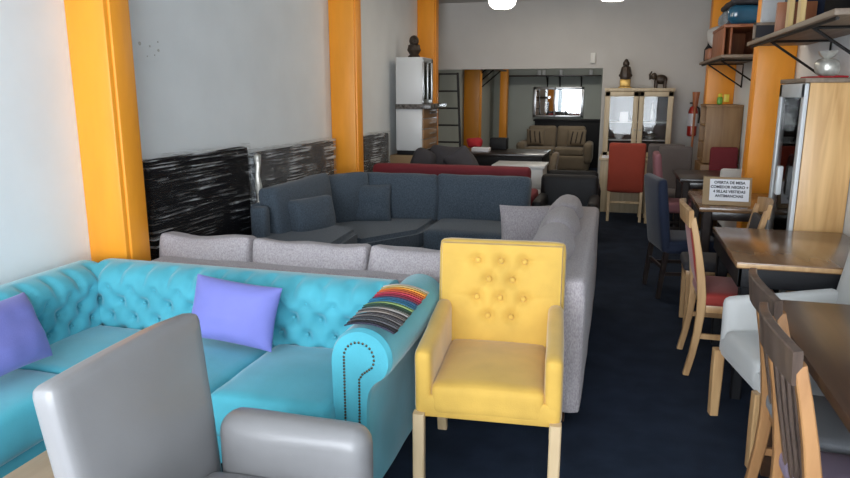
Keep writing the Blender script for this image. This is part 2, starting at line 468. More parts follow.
def area(loc, rot, sx, sy, e, col):
    l = bpy.data.lights.new('daylight_or_fill', 'AREA'); l.shape = 'RECTANGLE'; l.size = sx; l.size_y = sy; l.energy = e; l.color = col
    o = bpy.data.objects.new('daylight_or_fill', l); COL.objects.link(o); o.location = loc; o.rotation_euler = rot
    return o
area((-.75, YF+.05, 1.45), (math.radians(90), 0, 0), 3.6, 2.3, 225, (.88, .94, 1.))
area((-.7, 9.0, 2.8), (0, 0, 0), 1.6, .4, 10, (1., .88, .74))  # added warm fill below the ceiling near the back wall, no fitting
area((-.7, 13.2, 2.8), (0, 0, 0), 1.6, .4, 26, (1., .95, .86))  # unseen fill added to brighten the rear room

# ------------------------------------------------------------------ teal chesterfield corner sofa
def put(t, M): bmesh.ops.transform(t, matrix=M, verts=t.verts); return t
tl = thing('corner_sofa', 'turquoise button-tufted corner sofa with rolled arm and nailhead trim', 'sofa', (-1.7, 2.6, 0))
bm = B()
bb(bm, -2.68, -1.0, 2.26, 2.92, .07, .27, .02); bb(bm, -2.68, -2.13, .95, 2.3, .07, .27, .02)
wobj('base', bm, 'teal', tl)
# seat cushions
for nm, sz, lc, sd in (('x', (.51, .60, .19), (-1.245, 2.46, .345), 1), ('x', (.60, .60, .19), (-1.80, 2.46, .345), 2),
                       ('x', (.46, .56, .19), (-2.33, 2.46, .345), 3), ('x', (.46, .66, .19), (-2.33, 1.85, .345), 4), ('x', (.46, .6, .19), (-2.33, 1.22, .345), 5)):
    bm = soft(B(), sz, lc, r=.035, puff=(.006, .006, .022), n=14, wr=.004, seed=sd)
    wobj('seat_cushion', bm, 'teal', tl)
# back profile: (y,z): front face rising, rolling over the top and down behind
bp = smooth_poly([(0, .36), (-.01, .50), (.0, .62), (-.015, .69), (.03, .765), (.13, .79), (.235, .765), (.27, .69), (.24, .62), (.215, .55), (.215, .3), (.215, .08)], 2)
bp2 = [(p[0], p[1]) for p in bp]
bm = sweep(B(), bp2, 1.57, T((-2.53, 2.73, -.035)), tuft=(.068, .078, .042, .03, .50))
wobj('tufted_back', bm, 'teal', tl)
bm = sweep(B(), bp2, 2.0, T((-2.475, .82, -.035), (0, 0, PI/2)), tuft=(.068, .078, .042, .03, .50))
wobj('tufted_back', bm, 'teal', tl)
# arm (profile in x,z swept along y)
ap = smooth_poly([(-.01, .30), (-.01, .55), (-.015, .66), (.03, .735), (.11, .765), (.19, .74), (.235, .67), (.225, .585), (.16, .545), (.135, .48), (.135, .3), (.135, .06)], 2)
ap2 = [(p[0], p[1]) for p in ap]
arm = B()
sweep(arm, ap2, .80, T((-.99, 3.06, -.02), (0, 0, -PI/2), (1, 1, 1)), wr=.004, step=.02)
wobj('rolled_arm', arm, 'teal', tl)
bm = B()
for k in range(0, 1):
    pts = [(x-.99, z-.02) for x, z in ap2]
    lo = [(-.99-.01, .06), (-.99+.135, .06)]
poly = [(-1.0, .06)]+[(x-.99, z-.02) for x, z in ap2]
t = bmesh.new()
c = Vector((-.915, 0, .45))
f1 = [t.verts.new((x, 2.262, z)) for x, z in poly]; f2 = [t.verts.new((x*1 if 0 else (x-c.x)*.93+c.x, 2.240, (z-c.z)*.965+c.z)) for x, z in poly]
n_ = len(poly)
for k in range(n_): t.faces.new([f1[k], f1[(k+1) % n_], f2[(k+1) % n_], f2[k]])
t.faces.new(f2)
bmesh.ops.recalc_face_normals(t, faces=t.faces)
merge(bm, t)
pan = wobj('arm_front_panel', bm, 'teal', tl)
# nailheads
path = [(-.945, .10), (-.945, .60)]
for k in range(0, 15):
    a = PI - k*(PI*1.18)/14
    path.append((-.885+.06*math.cos(a), .625+.062*math.sin(a)))
path += [(-.872, .562), (-.885, .54), (-.89, .10)]
pp = resample([(x, 0, z) for x, z in path], .0125)
bm = B()
for p in pp: ball(bm, .0052, (p.x, 2.238, p.z), (1, .6, 1), seg=6)
wobj('nailhead_trim', bm, 'nail', tl, 'antique brass nailhead trim outlining the arm front')
# buttons
for ii in range(0, 29):
    for jj in range(0, 5):
        if (ii+jj) % 2: continue
        s_ = .03+.06+jj*.078; x = .034+ii*.068
        acc = 0; q = None
        for a, b_ in zip(bp2, bp2[1:]):
            L_ = math.dist(a, b_)
            if acc+L_ >= s_: u = (s_-acc)/L_; q = (a[0]+(b_[0]-a[0])*u, a[1]+(b_[1]-a[1])*u); tg = ((b_[0]-a[0])/L_, (b_[1]-a[1])/L_); break
            acc += L_
        nn = (-tg[1], tg[0]); d = -.024
        if s_ < .15 or jj > 3: continue
        if x < 1.53: wobj('back_button', ball(B(), .009, (-2.53+x, 2.73+q[0]+nn[0]*d, q[1]-.035+nn[1]*d), (1, .6, 1), seg=8), 'teal', tl)
        if .6 < x < 1.9: wobj('back_button', ball(B(), .009, (-2.475-q[0]-nn[0]*d, .82+x, q[1]-.035+nn[1]*d), (.6, 1, 1), seg=8), 'teal', tl)
for k, (x, y) in enumerate(((-1.08, 2.32), (-1.08, 2.86), (-2.18, 1.02), (-2.62, 1.02), (-2.62, 2.86))):
    wobj('foot', lathe(B(), [(.018, 0), (.028, .03), (.03, .09)], T((x, y, 0))), 'dark', tl)

# periwinkle pillows
o = obj('throw_pillow', pillow(B(), .43, .29, .15, Matrix.Identity(4), seed=1), 'purple')
o.location = (-1.635, 2.61, .62); o.rotation_euler = (-.30, .09, .02)
tag(o, 'periwinkle rectangular pillow leaning on the middle of the turquoise sofa back', 'pillow')
o = obj('throw_pillow', pillow(B(), .42, .30, .15, Matrix.Identity(4), seed=4), 'purple')
o.location = (-2.35, 2.04, .63); o.rotation_euler = (-.40, .06, PI/2+.10)
tag(o, 'periwinkle pillow slumped against the left arm section of the turquoise sofa, cut by photo edge', 'pillow')

# fabric swatch book lying over the arm
sw = thing('swatch_book', 'fan of striped fabric swatches laid over the turquoise sofa arm', 'swatch book', (-.87, 2.5, .75))
cols = [(.02, .02, .04), (.015, .015, .018), (.10, .10, .11), (.03, .03, .035), (.16, .15, .15), (.04, .035, .04), (.20, .17, .15), (.06, .05, .05),
        (.30, .28, .26), (.02, .04, .03), (.03, .09, .06), (.25, .35, .12), (.02, .12, .22), (.02, .17, .30), (.04, .10, .20), (.18, .02, .05), (.40, .02, .06),
        (.50, .05, .08), (.45, .07, .03), (.62, .16, .03), (.70, .30, .04), (.45, .35, .15), (.55, .50, .45)]
ns = len(cols)
for k, cc in enumerate(cols):
    m = mat('swatch_cloth', cc, .85, bump=(250, .3), var=.08)
    y = 2.262+k*.0240
    t = bmesh.new(); rows = []
    for a in range(15):
        u = a/14; x = -.945-.028*k/22+(.195+.012*k/22)*u + .002*math.sin(k*1.7)
        # drape over the roll profile
        zz = .757-.028*abs(u-.42)**2*3+.0015*math.sin(k*2.1+u*3)
        rows.append([t.verts.new((x, y-.013, zz+.006)), t.verts.new((x, y+.016, zz+.001)), t.verts.new((x, y+.016, zz-.003)), t.verts.new((x, y-.013, zz+.0))])
    for a in range(14):
        for c_ in range(4): t.faces.new([rows[a][c_], rows[a+1][c_], rows[a+1][(c_+1) % 4], rows[a][(c_+1) % 4]])
    t.faces.new(rows[0]); t.faces.new(rows[-1][::-1])
    bmesh.ops.recalc_face_normals(t, faces=t.faces)
    b2 = B(); merge(b2, t); wobj('swatch', b2, m, sw)

# ------------------------------------------------------------------ armchairs
def armchair(name, label, W, D, seat, back, armh, m, legm, loc, rz, tufted=False, rake=.10, armw=.09, armr=.03, legw=.045, backt=.11, soften=.03, rounded=False, legin=.0, shapeback=None):
    """front faces -Y"""
    t = thing(name, label, 'armchair', loc, rz)
    hw, hd = W/2, D/2
    a = math.atan(rake/(back-seat))
    bw = W-(.10 if rounded else .0)
    # back
    h = back-seat+.16; cy = hd-backt/2+.02; cz = (back+seat-.16)/2
    if tufted:
        bm = soft(B(), (bw, backt*.8, h), (0, .01, 0), r=.03, n=10, wr=.001)
        n1, n2 = 64, 70; tt = bmesh.new(); G = []
        du, dv = bw/7.4, .082
        for i in range(n1+1):
            row = []
            for j in range(n2+1):
                x = -bw/2*.965+bw*.965*i/n1; z = -h/2*.97+h*.97*j/n2
                e = min(1, min(i, n1-i)/5)*min(1, min(j, n2-j)/5)
                zz = z-(h/2-.075)+4*dv
                inr = max(0, min(1, (h/2-.06-z)/.04))*max(0, min(1, (z-h/2+.09+.085*3.4)/.04))*max(0, min(1, (bw*.22-abs(x))/.03))
                d = 0
                b0 = 1.
                for q in range(-2, 3):
                    for w_ in range(0, 5):
                        if (q+w_) % 2 or w_ > 3: continue
                        bx, bz = q*bw*.092, h/2-.09-w_*.085
                        rr = math.hypot((x-bx)/.028, (z-bz)/.028); d -= .024*math.exp(-rr*rr*.8)
                        # diagonal soft pleats
                # diagonal pleats
                p1 = tuftf(x, z-(h/2-.09), bw*.092, .085)
                d += .008*(p1-1)*inr
                ax_ = abs(x)-bw*.184
                if ax_ > 0:
                    for w_ in (0, 2): d -= .007*math.exp(-((z-(h/2-.09-w_*.085)-ax_*.1)/.010)**2)*max(0, 1-ax_/(bw*.30))
                y = -backt*.4-.006-.014*math.sin(PI*i/n1)**.5*math.sin(PI*j/n2)**.5*e + (-d)
                if e <= 0: y = -backt*.4+.03
                row.append(tt.verts.new((x, y, z)))
            G.append(row)
        for i in range(n1):
            for j in range(n2): tt.faces.new([G[i][j], G[i][j+1], G[i+1][j+1], G[i+1][j]])
        bmesh.ops.recalc_face_normals(tt, faces=tt.faces)
        merge(bm, tt)
    else:
        bm = soft(B(), (bw, backt, h), (0, 0, 0), r=soften+.015, puff=(0, .012, 0), n=14, wr=.003, shape=shapeback)
    put(bm, T((0, cy+rake*.45, cz), (-a, 0, 0)))
    obj('backrest', bm, m, t)
    if tufted:
        for q in range(-2, 3):
            for w_ in range(0, 5):
                if (q+w_) % 2 or w_ > 3: continue
                bm = ball(B(), .013, (q*bw*.092, -backt*.4+.000, h/2-.09-w_*.085), (1, .6, 1), seg=12)
                put(bm, T((0, cy+rake*.45, cz), (-a, 0, 0)))
                obj('back_button', bm, m, t)
    # seat with apron
    obj('seat', soft(B(), (W-2*armw+.01, D-.045, .13), (0, -.022, seat-.065), r=.035, puff=(0, 0, .022), n=12, wr=.002), m, t)
    obj('seat_apron', box(B(), (W-.02, D-.05, .10), (0, -.02, seat-.095), .02), m, t)
    for s in (-1, 1):
        x = s*(hw-armw/2)
        if rounded:
            b_ = soft(B(), (armw, D-.10, armh-.24), (x, -.005, armh/2+.12), r=armw*.46, puff=(.006, 0, 0), n=14, wr=.002)
        else:
            def shp(o, u, s=s):
                # arm top sinks a little towards the front, back end rises
                k = (u[2]+1)/2
                o.z += k*.03*(u[1]) ; return o
            b_ = soft(B(), (armw, D-.05, armh-seat+.14), (x, -.02, (armh+seat-.14)/2), r=armr, n=12, wr=.002, shape=shp)
        obj('arm', b_, m, t)
    lh = seat-.14
    for sx in (-1, 1):
        for sy in (-1, 1):
            x = sx*(hw-legw/2-legin); y = sy*(hd-legw/2)-.02-(.03 if sy > 0 else 0)
            obj('leg', post(B(), [(x, y+(.05 if sy > 0 else 0), 0), (x, y, lh*.6), (x, y, lh+.02)], legw, [legw*.8, legw, legw]), legm, t)
    return t

armchair('armchair', 'mustard yellow velvet armchair with button-tufted back and pale wood legs', .575, .60, .485, .94, .645, 'yellow', 'pale', (-.452, 2.70, 0), .08,
         tufted=True, rake=.05, armw=.07)
def lshape(o, u):
    # leather back: narrower at the bottom, rounded crown
    k = (u[2]+1)/2
    o.x *= .90+.10*k
    o.z -= .012*u[0]*u[0]*k
    o.y -= .03*math.cos(u[0]*PI/2)*0
    return o
armchair('armchair', 'silver grey leatherette armchair seen from its side in the foreground', .70, .60, .45, .94, .62, 'greyw', 'dark', (-.915, 1.47, 0), PI/2,
         rake=.06, armw=.135, backt=.075, soften=.012, rounded=True, shapeback=lshape)
wa = armchair('armchair', 'pale grey fabric armchair with honey wood legs between the two brown tables', .56, .58, .47, .99, .65, 'white', 'honey', (.875, 3.275, 0), -PI/2+.19,
         rake=.09, armw=.075, backt=.12, armr=.035, legw=.05)
obj('side_stretcher', post(B(), [(.25, -.27, .16), (.25, .22, .16)], .022, .03), 'honey', wa)

# low tan table between turquoise sofa and grey chair
t = thing('coffee_table', 'low tan wooden table corner showing at the bottom left', 'table', (-1.68, 1.25, 0))
obj('tabletop', box(B(), (.44, 1.1, .035), (0, 0, .335), .006), 'tan', t)
for sx in (-1, 1):
    for sy in (-1, 1): obj('leg', post(B(), [(sx*.18, sy*.49, 0), (sx*.18, sy*.49, .32)], .04, .04), 'tan', t)

# ------------------------------------------------------------------ taupe corner sofa
t = thing('corner_sofa', 'taupe grey woven corner sofa whose back stands behind the turquoise sofa', 'sofa', (-1.2, 3.6, 0))
bm = B()
soft(bm, (2.37, .15, .61), (-1.285, 3.175, .385), r=.03, n=10, wr=.003)
wobj('back_frame', bm, 'taupe', t)
wobj('side_back_frame', soft(B(), (.17, 2.16, .66), (-.185, 4.18, .42), r=.035, n=12, wr=.004, puff=(.008, 0, 0)), 'taupe', t)
bm = B(); bb(bm, -2.47, -.28, 3.2, 4.0, .08, .30, .02); bb(bm, -1.05, -.28, 3.9, 5.2, .08, .30, .02); wobj('base', bm, 'taupe', t)
for k, (x, y, sx, sy) in enumerate(((-2.1, 3.63, .70, .78), (-1.38, 3.63, .72, .78), (-.64, 3.63, .72, .78), (-.66, 4.35, .74, .62), (-.66, 4.96, .74, .58))):
    wobj('seat_cushion', soft(B(), (sx, sy, .17), (x, y, .375), r=.04, puff=(0, 0, .02), n=10, seed=k+3), 'taupe', t)
for k, (x0, x1) in enumerate(((-2.49, -1.93), (-1.90, -1.25), (-1.22, -.50))):
    wobj('back_cushion', soft(B(), (x1-x0, .17, .44), ((x0+x1)/2, 3.31, .585), (-.10, (k-1)*.012, 0), r=.03, puff=(.016, .06, .0), n=14, wr=.010, seed=k+9, shape=lambda o, u: Vector((o.x*(1+.02*u[2]), o.y*(1-.35*max(0, u[2])**2), o.z-.012*math.cos(u[0]*PI/2)*(u[2] > 0)+.004*math.sin(u[0]*5+k)*(u[2] > 0)))), 'taupe', t)
for k, (y0, y1, hh) in enumerate(((3.42, 4.02, .45), (4.03, 4.60, .47), (4.61, 5.20, .47))):
    wobj('back_cushion', soft(B(), (.19, y1-y0, hh), (-.34, (y0+y1)/2, .62), (0, .16, 0), r=.08, puff=(.05, 0, .02), n=14, wr=.01, seed=k+14), 'taupe', t)
for x, y in ((-2.4, 3.2), (-.2, 3.2), (-.2, 5.15), (-1.0, 5.15)): wobj('foot', box(B(), (.05, .05, .09), (x, y, .045), .004), 'dark', t)
o = obj('throw_pillow', pillow(B(), .46, .42, .15, Matrix.Identity(4), seed=6), 'taupe')
o.location = (-.56, 4.86, .60); o.rotation_euler = (-.40, 0, .25)
tag(o, 'plain grey square pillow propped in the corner sofa beside the dark blue one', 'pillow')

# ------------------------------------------------------------------ slate blue corner sofa
t = thing('corner_sofa', 'dark slate blue sectional sofa curving along the wrapped headboards', 'sofa', (-1.7, 5.6, 0))
bm = B()
bb(bm, -1.55, -.74, 5.42, 6.28, .06, .28, .02)
wobj('base', bm, 'blue', t)
def poly_prism(pts, z0, z1, m=.02):
    tt = bmesh.new()
    f = tt.faces.new([tt.verts.new((x, y, z0)) for x, y in pts])
    e = bmesh.ops.extrude_face_region(tt, geom=[f]); bmesh.ops.translate(tt, vec=(0, 0, z1-z0), verts=[v for v in e['geom'] if isinstance(v, bmesh.types.BMVert)])
    bmesh.ops.recalc_face_normals(tt, faces=tt.faces)
    if m: bmesh.ops.bevel(tt, geom=tt.edges[:], offset=m, segments=3, affect='EDGES')
    b_ = B(); merge(b_, tt); return b_
wobj('base', poly_prism([(-2.55, 4.24), (-1.88, 4.24), (-1.88, 4.85), (-1.56, 5.40), (-1.56, 6.28), (-2.3, 6.2), (-2.55, 5.9)], .06, .28), 'blue', t)
wobj('seat_cushion', soft(B(), (.80, .72, .19), (-1.14, 5.76, .365), r=.04, puff=(0, .006, .018), n=12, seed=1), 'blue', t)
wobj('seat_cushion', poly_prism([(-2.42, 5.20), (-1.90, 4.90), (-1.56, 5.42), (-1.56, 6.1), (-2.0, 6.05), (-2.42, 5.7)], .28, .46, .035), 'blue', t)
wobj('seat_cushion', poly_prism([(-2.57, 4.22), (-1.86, 4.22), (-1.90, 4.86), (-2.42, 5.17), (-2.57, 5.17)], .28, .56, .035), 'blue', t)
wobj('back_frame', soft(B(), (.82, .16, .62), (-1.15, 6.22, .45), r=.04, n=8), 'blue', t)
wobj('back_frame', soft(B(), (1.0, .16, .62), (-1.95, 6.13, .45), (0, 0, .20), r=.04, n=8), 'blue', t)
wobj('side_back_frame', soft(B(), (.10, 1.45, .52), (-2.58, 5.2, .52), r=.04, n=10), 'blue', t)
for k, (c, sz, rz) in enumerate((((-1.15, 6.08, .635), (.85, .17, .44), 0), ((-1.95, 6.0, .64), (.78, .17, .44), .14), ((-2.39, 5.66, .65), (.56, .17, .45), .86),
                               ((-2.45, 4.98, .68), (.92, .15, .45), PI/2-.06), ((-2.28, 4.83, .63), (.42, .13, .32), PI/2-.35))):
    bm = soft(B(), sz, (0, 0, 0), r=.04, puff=(.008, .05, .004), n=14, wr=.009, seed=k+20)
    put(bm, T(c, (-.14, 0, rz))); wobj('back_cushion', bm, 'blue', t)
wobj('arm_panel', soft(B(), (.12, .10, .30), (-2.50, 4.42, .63), (0, 0, 0), r=.03, n=8), 'blue', t)
for x, y in ((-.8, 5.5), (-.8, 6.2), (-1.95, 4.45), (-2.45, 4.45)): wobj('foot', box(B(), (.05, .05, .07), (x, y, .035), .004), 'dark', t)
o = obj('throw_pillow', pillow(B(), .36, .35, .14, Matrix.Identity(4), seed=9), 'blue')
o.location = (-2.12, 5.76, .61); o.rotation_euler = (-.3, 0, .3)
tag(o, 'dark slate square pillow leaning in the curve of the blue sofa', 'pillow')

# ------------------------------------------------------------------ wrapped headboards
def headboard(y0, y1, h, film, label, x=-2.74, edge=False):
    t = thing('wrapped_headboard', label, 'headboard', (x, (y0+y1)/2, 0)); w = y1-y0
    obj('board', soft(B(), (.075, w-.02, h-.02), (.04, 0, h/2), r=.02, n=8, wr=.002), 'blackboard', t)
    tt = bmesh.new(); ny, nz = 60, 50; G = []
    for i in range(ny+1):
        row = []
        for j in range(nz+1):
            y = -w/2+w*i/ny; z = .01+(h-.0)*j/nz
            n = noise.noise(Vector((y*2.2, (z-y*.3)*26, h)))*.5+noise.noise(Vector((y*6, z*9, 3)))*.5
            row.append(tt.verts.new((.088+.010*n, y, z+.010*noise.noise(Vector((y*9, 0, h*7)))*(j == nz))))
        G.append(row)
    for i in range(ny):
        for j in range(nz): tt.faces.new([G[i][j], G[i+1][j], G[i+1][j+1], G[i][j+1]])
    # fold over the top and near edge
    top = [tt.verts.new((-.005+.003*math.sin(i), G[i][-1].co.y, G[i][-1].co.z+.004)) for i in range(ny+1)]
    for i in range(ny): tt.faces.new([G[i][-1], G[i+1][-1], top[i+1], top[i]])
    sd = [tt.verts.new((0, -w/2-.004, G[0][j].co.z)) for j in range(nz+1)]
    for j in range(nz): tt.faces.new([G[0][j], G[0][j+1], sd[j+1], sd[j]])
    b_ = B(); merge(b_, tt)
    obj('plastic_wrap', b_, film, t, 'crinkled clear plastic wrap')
    if edge:
        b_ = B(); tube(b_, [(.10, -w/2+.03+.01*math.sin(k*2.), .02+(h-.04)*k/14) for k in range(15)], [.022+.006*math.sin(k*1.9) for k in range(15)], 8)
        obj('bunched_wrap', b_, 'silverwrap', t, 'bunched silvery plastic edge')
    return t
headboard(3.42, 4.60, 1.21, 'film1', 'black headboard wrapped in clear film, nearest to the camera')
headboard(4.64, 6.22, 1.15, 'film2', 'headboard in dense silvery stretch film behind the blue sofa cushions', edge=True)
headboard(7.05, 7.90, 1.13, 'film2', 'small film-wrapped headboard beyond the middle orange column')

# ------------------------------------------------------------------ dining tables
def table(name, label, x0, x1, y0, y1, h, m, legm, th=.035, cat='table', apron=.07, edge=None, ins=.05):
    t = thing(name, label, cat, ((x0+x1)/2, (y0+y1)/2, 0)); w, d = x1-x0, y1-y0
    obj('tabletop', box(B(), (w, d, th), (0, 0, h-th/2), .005), m, t)
    if edge: 
        obj('edge_band', box(B(), (w+.002, .008, th*.62), (0, -d/2-.001, h-th*.5), .002), edge, t, 'pale wooden front edge')
    obj('apron', bb(bb(bb(bb(B(), -w/2+ins, w/2-ins, -d/2+ins, -d/2+ins+.02, h-th-apron, h-th), -w/2+ins, w/2-ins, d/2-ins-.02, d/2-ins, h-th-apron, h-th),
        -w/2+ins, -w/2+ins+.02, -d/2+ins, d/2-ins, h-th-apron, h-th), w/2-ins-.02, w/2-ins, -d/2+ins, d/2-ins, h-th-apron, h-th), legm, t)
    for sx in (-1, 1):
        for sy in (-1, 1):
            x, y = sx*(w/2-.065), sy*(d/2-.065)
            obj('leg', post(B(), [(x, y, 0), (x, y, h-th-.001)], [.05, .07], [.05, .07]), legm, t)
    return t
table('dining_table', 'dark walnut dining table nearest the camera at the right edge', .63, 1.36, 1.55, 3.0, .76, 'dark', 'dark')
table('dining_table', 'glossy brown dining table with pale front edge before the oak cabinet', .62, 1.36, 3.64, 4.60, .76, 'tabletop', 'black', edge='honey', ins=.012, apron=.10)
table('dining_table', 'dark dining table carrying the cardboard sign', .62, 1.30, 5.38, 6.28, .76, 'tabletop', 'espresso')
table('dining_table', 'espresso dining table farthest back on the right, behind the sign', .62, 1.32, 7.14, 8.02, .76, 'espresso', 'espresso')

# sign
t = thing('table_sign', 'white printed offer sign on cardboard leaning on the dark dining table', 'sign', (.82, 5.50, .76), -.04)
obj('cardboard_backing', box(B(), (.34, .008, .215), (0, .03, .106), .002, (-.28, 0, 0)), 'cardboard', t)
obj('easel_strut', box(B(), (.08, .006, .19), (0, .085, .095), .001, (.30, 0, 0)), 'cardboard', t)
obj('paper', box(B(), (.275, .002, .165), (.015, .0225, .115), .0, (-.28, 0, 0)), 'paper', t)
for k, s in enumerate(('OFERTA DE MESA', 'COMEDOR NEGRO +', '4 SILLAS VESTIDAS', 'ANTIMANCHAS')):
    cu = bpy.data.curves.new('t', 'FONT'); cu.body = s; cu.size = .028; cu.align_x = 'CENTER'; cu.extrude = .0004; cu.offset = .0010
    tmp = bpy.data.objects.new('t', cu); COL.objects.link(tmp)
    bpy.context.view_layer.update()
    me = bpy.data.meshes.new_from_object(tmp.evaluated_get(bpy.context.evaluated_depsgraph_get()))
    bpy.data.objects.remove(tmp)
    b_ = bmesh.new(); b_.from_mesh(me); bpy.data.meshes.remove(me)
    put(b_, T((.015, .0225, .115), (-.28, 0, 0)) @ T((0, -.0018, .048-k*.034), (PI/2, 0, 0)) @ T((0, 0, 0), (0, 0, 0), (.98, 1, 1)))
    obj('text_line', b_, 'ink', t)

# ------------------------------------------------------------------ dining chairs (front faces -Y)
def slat_chair(label, loc, rz, seatm, H=.98, wm='chairwood', crest='darkpost', W=.42, padded=None, slats=4, group=None, name='dining_chair'):
    t = thing(name, label, 'chair', loc, rz, group); D = .42; hw = W/2
    obj('seat', soft(B(), (W-.01, D, .07), (0, -.01, .455), r=.025, puff=(0, 0, .014), n=8), seatm, t)
    obj('seat_frame', box(B(), (W-.03, D-.03, .05), (0, -.01, .405), .006), wm, t)
    def back(z):  # curved backward rake of the rear posts
        return .19+.02*((z-.45)/.5)+.075*max(0, (z-.45)/.52)**1.6 + .07*max(0, (.45-z)/.45)**1.7
    for s in (-1, 1):
        pts = [(s*(hw-.02), back(z), z) for z in (0, .12, .25, .38, .47, .58, .7, .82, H-.05)]
        obj('leg', post(B(), pts, .036, [.034, .036, .04, .045, .047, .044, .038, .034, .032]), wm, t)
        obj('leg', post(B(), [(s*(hw-.025), -D/2+.03, 0), (s*(hw-.025), -D/2+.03, .40)], [.03, .04], [.03, .04]), wm, t)
        obj('side_stretcher', post(B(), [(s*(hw-.02), back(.22), .24), (s*(hw-.025), -D/2+.03, .24)], .02, .03), wm, t)
    # crest: a bowed board
    pts = [(x, back(H-.02)+.03*math.cos(x/hw*PI/2), H-.055+.018*math.cos(x/hw*PI/2)) for x in [(-hw+.0)+W*k/10 for k in range(11)]]
    obj('crest_rail', post(B(), pts, [.10]*11, [.026]*11, wide=(0, .12, 1)), crest, t, 'dark bowed crest rail')
    if padded:
        z0, z1 = .52, H-.10
        a = math.atan((back(z1)-back(z0))/(z1-z0))
        obj('back_pad', soft(B(), (W-.07, .045, z1-z0), (0, (back(z0)+back(z1))/2, (z0+z1)/2), (-a, 0, 0), r=.02, n=8), padded, t)
    else:
        for k in range(slats):
            x = (k-(slats-1)/2)*(W-.10)/slats
            obj('slat', post(B(), [(x, back(z)+.012*math.sin((z-.47)/.45*PI), z) for z in (.47, .58, .7, .82, H-.07)], .032, .014), crest, t)
    return t
slat_chair('brown slat-back chair with mauve seat, nearest at the walnut table', (.755, 2.03, 0), PI/2, 'lilac', H=.965)
slat_chair('slat-back chair with grey seat, second along the walnut table', (.80, 2.48, 0), PI/2, 'seatgrey', H=.965)
slat_chair('honey wood chair with red padded back and seat at the glossy table', (.70, 4.17, 0), PI/2, 'red', H=.97, wm='honey', crest='honey', W=.46, padded='red')
slat_chair('light wood chair with dark padded back, front of the sign table beside the oak cabinet', (.70, 4.90, 0), -PI/2, 'charcoal', H=.90, wm='honey', crest='honey', W=.34, padded='charcoal')

def parsons(label, loc, rz, m, legm, H=1.0, W=.44, name='dining_chair', stretch=True, lean=.06, seath=.47):
    t = thing(name, label, 'chair', loc, rz); D = .44; hw = W/2
    a = math.atan(lean/(H-seath))
    obj('backrest', soft(B(), (W, .075, H-seath+.10), (0, .19+lean*.4, (H+seath-.10)/2), (-a, 0, 0), r=.03, puff=(0, .01, 0), n=10, wr=.002), m, t)
    obj('seat', soft(B(), (W, D, .11), (0, -.02, seath-.055), r=.03, puff=(0, 0, .012), n=8), m, t)
    for sx in (-1, 1):
        for sy in (-1, 1):
            obj('leg', post(B(), [(sx*(hw-.025), sy*.18+(.04 if sy > 0 else 0), 0), (sx*(hw-.025), sy*.18, seath-.09)], [.032, .04], [.032, .04]), legm, t)
        if stretch: obj('side_stretcher', post(B(), [(sx*(hw-.025), .20, .20), (sx*(hw-.025), -.18, .20)], .018, .028), legm, t)
    if stretch: obj('cross_stretcher', post(B(), [(-hw+.03, .19, .24), (hw-.03, .19, .24)], .018, .028, wide=(0, 1, 0)), legm, t)
    return t
parsons('navy blue upholstered high-back chair at the table with the sign', (.55, 5.73, 0), PI/2+.22, 'navy', 'espresso', H=.95, W=.46)
parsons('chair with brick red upholstered back in front of the display cabinet', (.13, 9.02, 0), PI, 'redback', 'pale', H=.99, W=.44)
parsons('taupe upholstered chair with pale legs right of the red one', (.58, 8.97, 0), PI, 'brown', 'pale', H=.99, W=.42)
parsons('taupe brown chair tucked at the far end of the espresso table', (.68, 8.40, 0), 0, 'brown', 'espresso', H=.97, W=.38)
parsons('dusty pink backed chair seen edge-on at the espresso table', (.66, 7.62, 0), PI/2, 'pink', 'espresso', H=.98, W=.40)
parsons('pale grey chair back rising behind the cardboard sign', (1.15, 6.86, 0), 0, 'white', 'espresso', H=.88, W=.34)
parsons('dark red chair before the tan cabinet, its back showing beyond the near orange column', (1.20, 8.31, 0), 0, 'maroon', 'espresso', H=.98, W=.30)

# ------------------------------------------------------------------ oak cabinet right
def cab_right():
    t = thing('display_cabinet', 'tall honey oak cabinet with white framed glass door at the right edge', 'cabinet', (1.235, 4.99, 0))
    x0, x1, y0, y1, h = 1.10, 1.375, 4.66, 5.34, 1.655
    wobj('side_panel', bb(B(), x0, x1, y0, y0+.02, 0, h), 'oak', t)
    wobj('side_panel', bb(B(), x0, x1, y1-.02, y1, 0, h), 'oak', t)
    wobj('back_panel', bb(B(), x1-.012, x1, y0+.02, y1-.02, 0, h), 'oak', t)
    wobj('top_panel', bb(B(), x0-.035, x1, y0-.02, y1-.02, h, h+.028), 'shelfw', t, 'brown top board')
    for z in (.08, .45, .82, 1.05, 1.3): wobj('shelf', bb(B(), x0+.02, x1-.012, y0+.02, y1-.02, z, z+.018), 'oak', t)
    d = B()
    for a, b_ in ((y0, y0+.07), (y1-.07, y1)): bb(d, x0-.028, x0-.004, a, b_, .05, h-.004, .004)
    for a, b_ in ((.05, .14), (h-.09, h-.004)): bb(d, x0-.028, x0-.004, y0, y1, a, b_, .004)
    door = wobj('door', d, 'whitelac', t, 'white framed glass door')
    p = bb(B(), x0-.018, x0-.012, y0+.06, y1-.06, .13, h-.08, 0); put(p, world(t)); obj('pane', p, 'glass', door)
    hd = B(); bb(hd, x0-.065, x0-.03, y0+.30, y0+.36, .93, 1.12, .008); put(hd, world(t)); obj('handle', hd, 'whitelac', door)
cab_right()
t = thing('wrapped_vase', 'crinkled silver wrapped vase on top of the oak cabinet', 'vase', (1.215, 4.82, 1.685))
obj('vase_body', soft(B(), (.13, .13, .125), (0, 0, .062), r=.05, n=16, wr=.014), 'silverwrap', t)
obj('wrap_ruffle', lathe(B(), [(.02, .115), (.045, .135), (.06, .16), (.035, .142), (.01, .125)], None, 7), 'silverwrap', t)
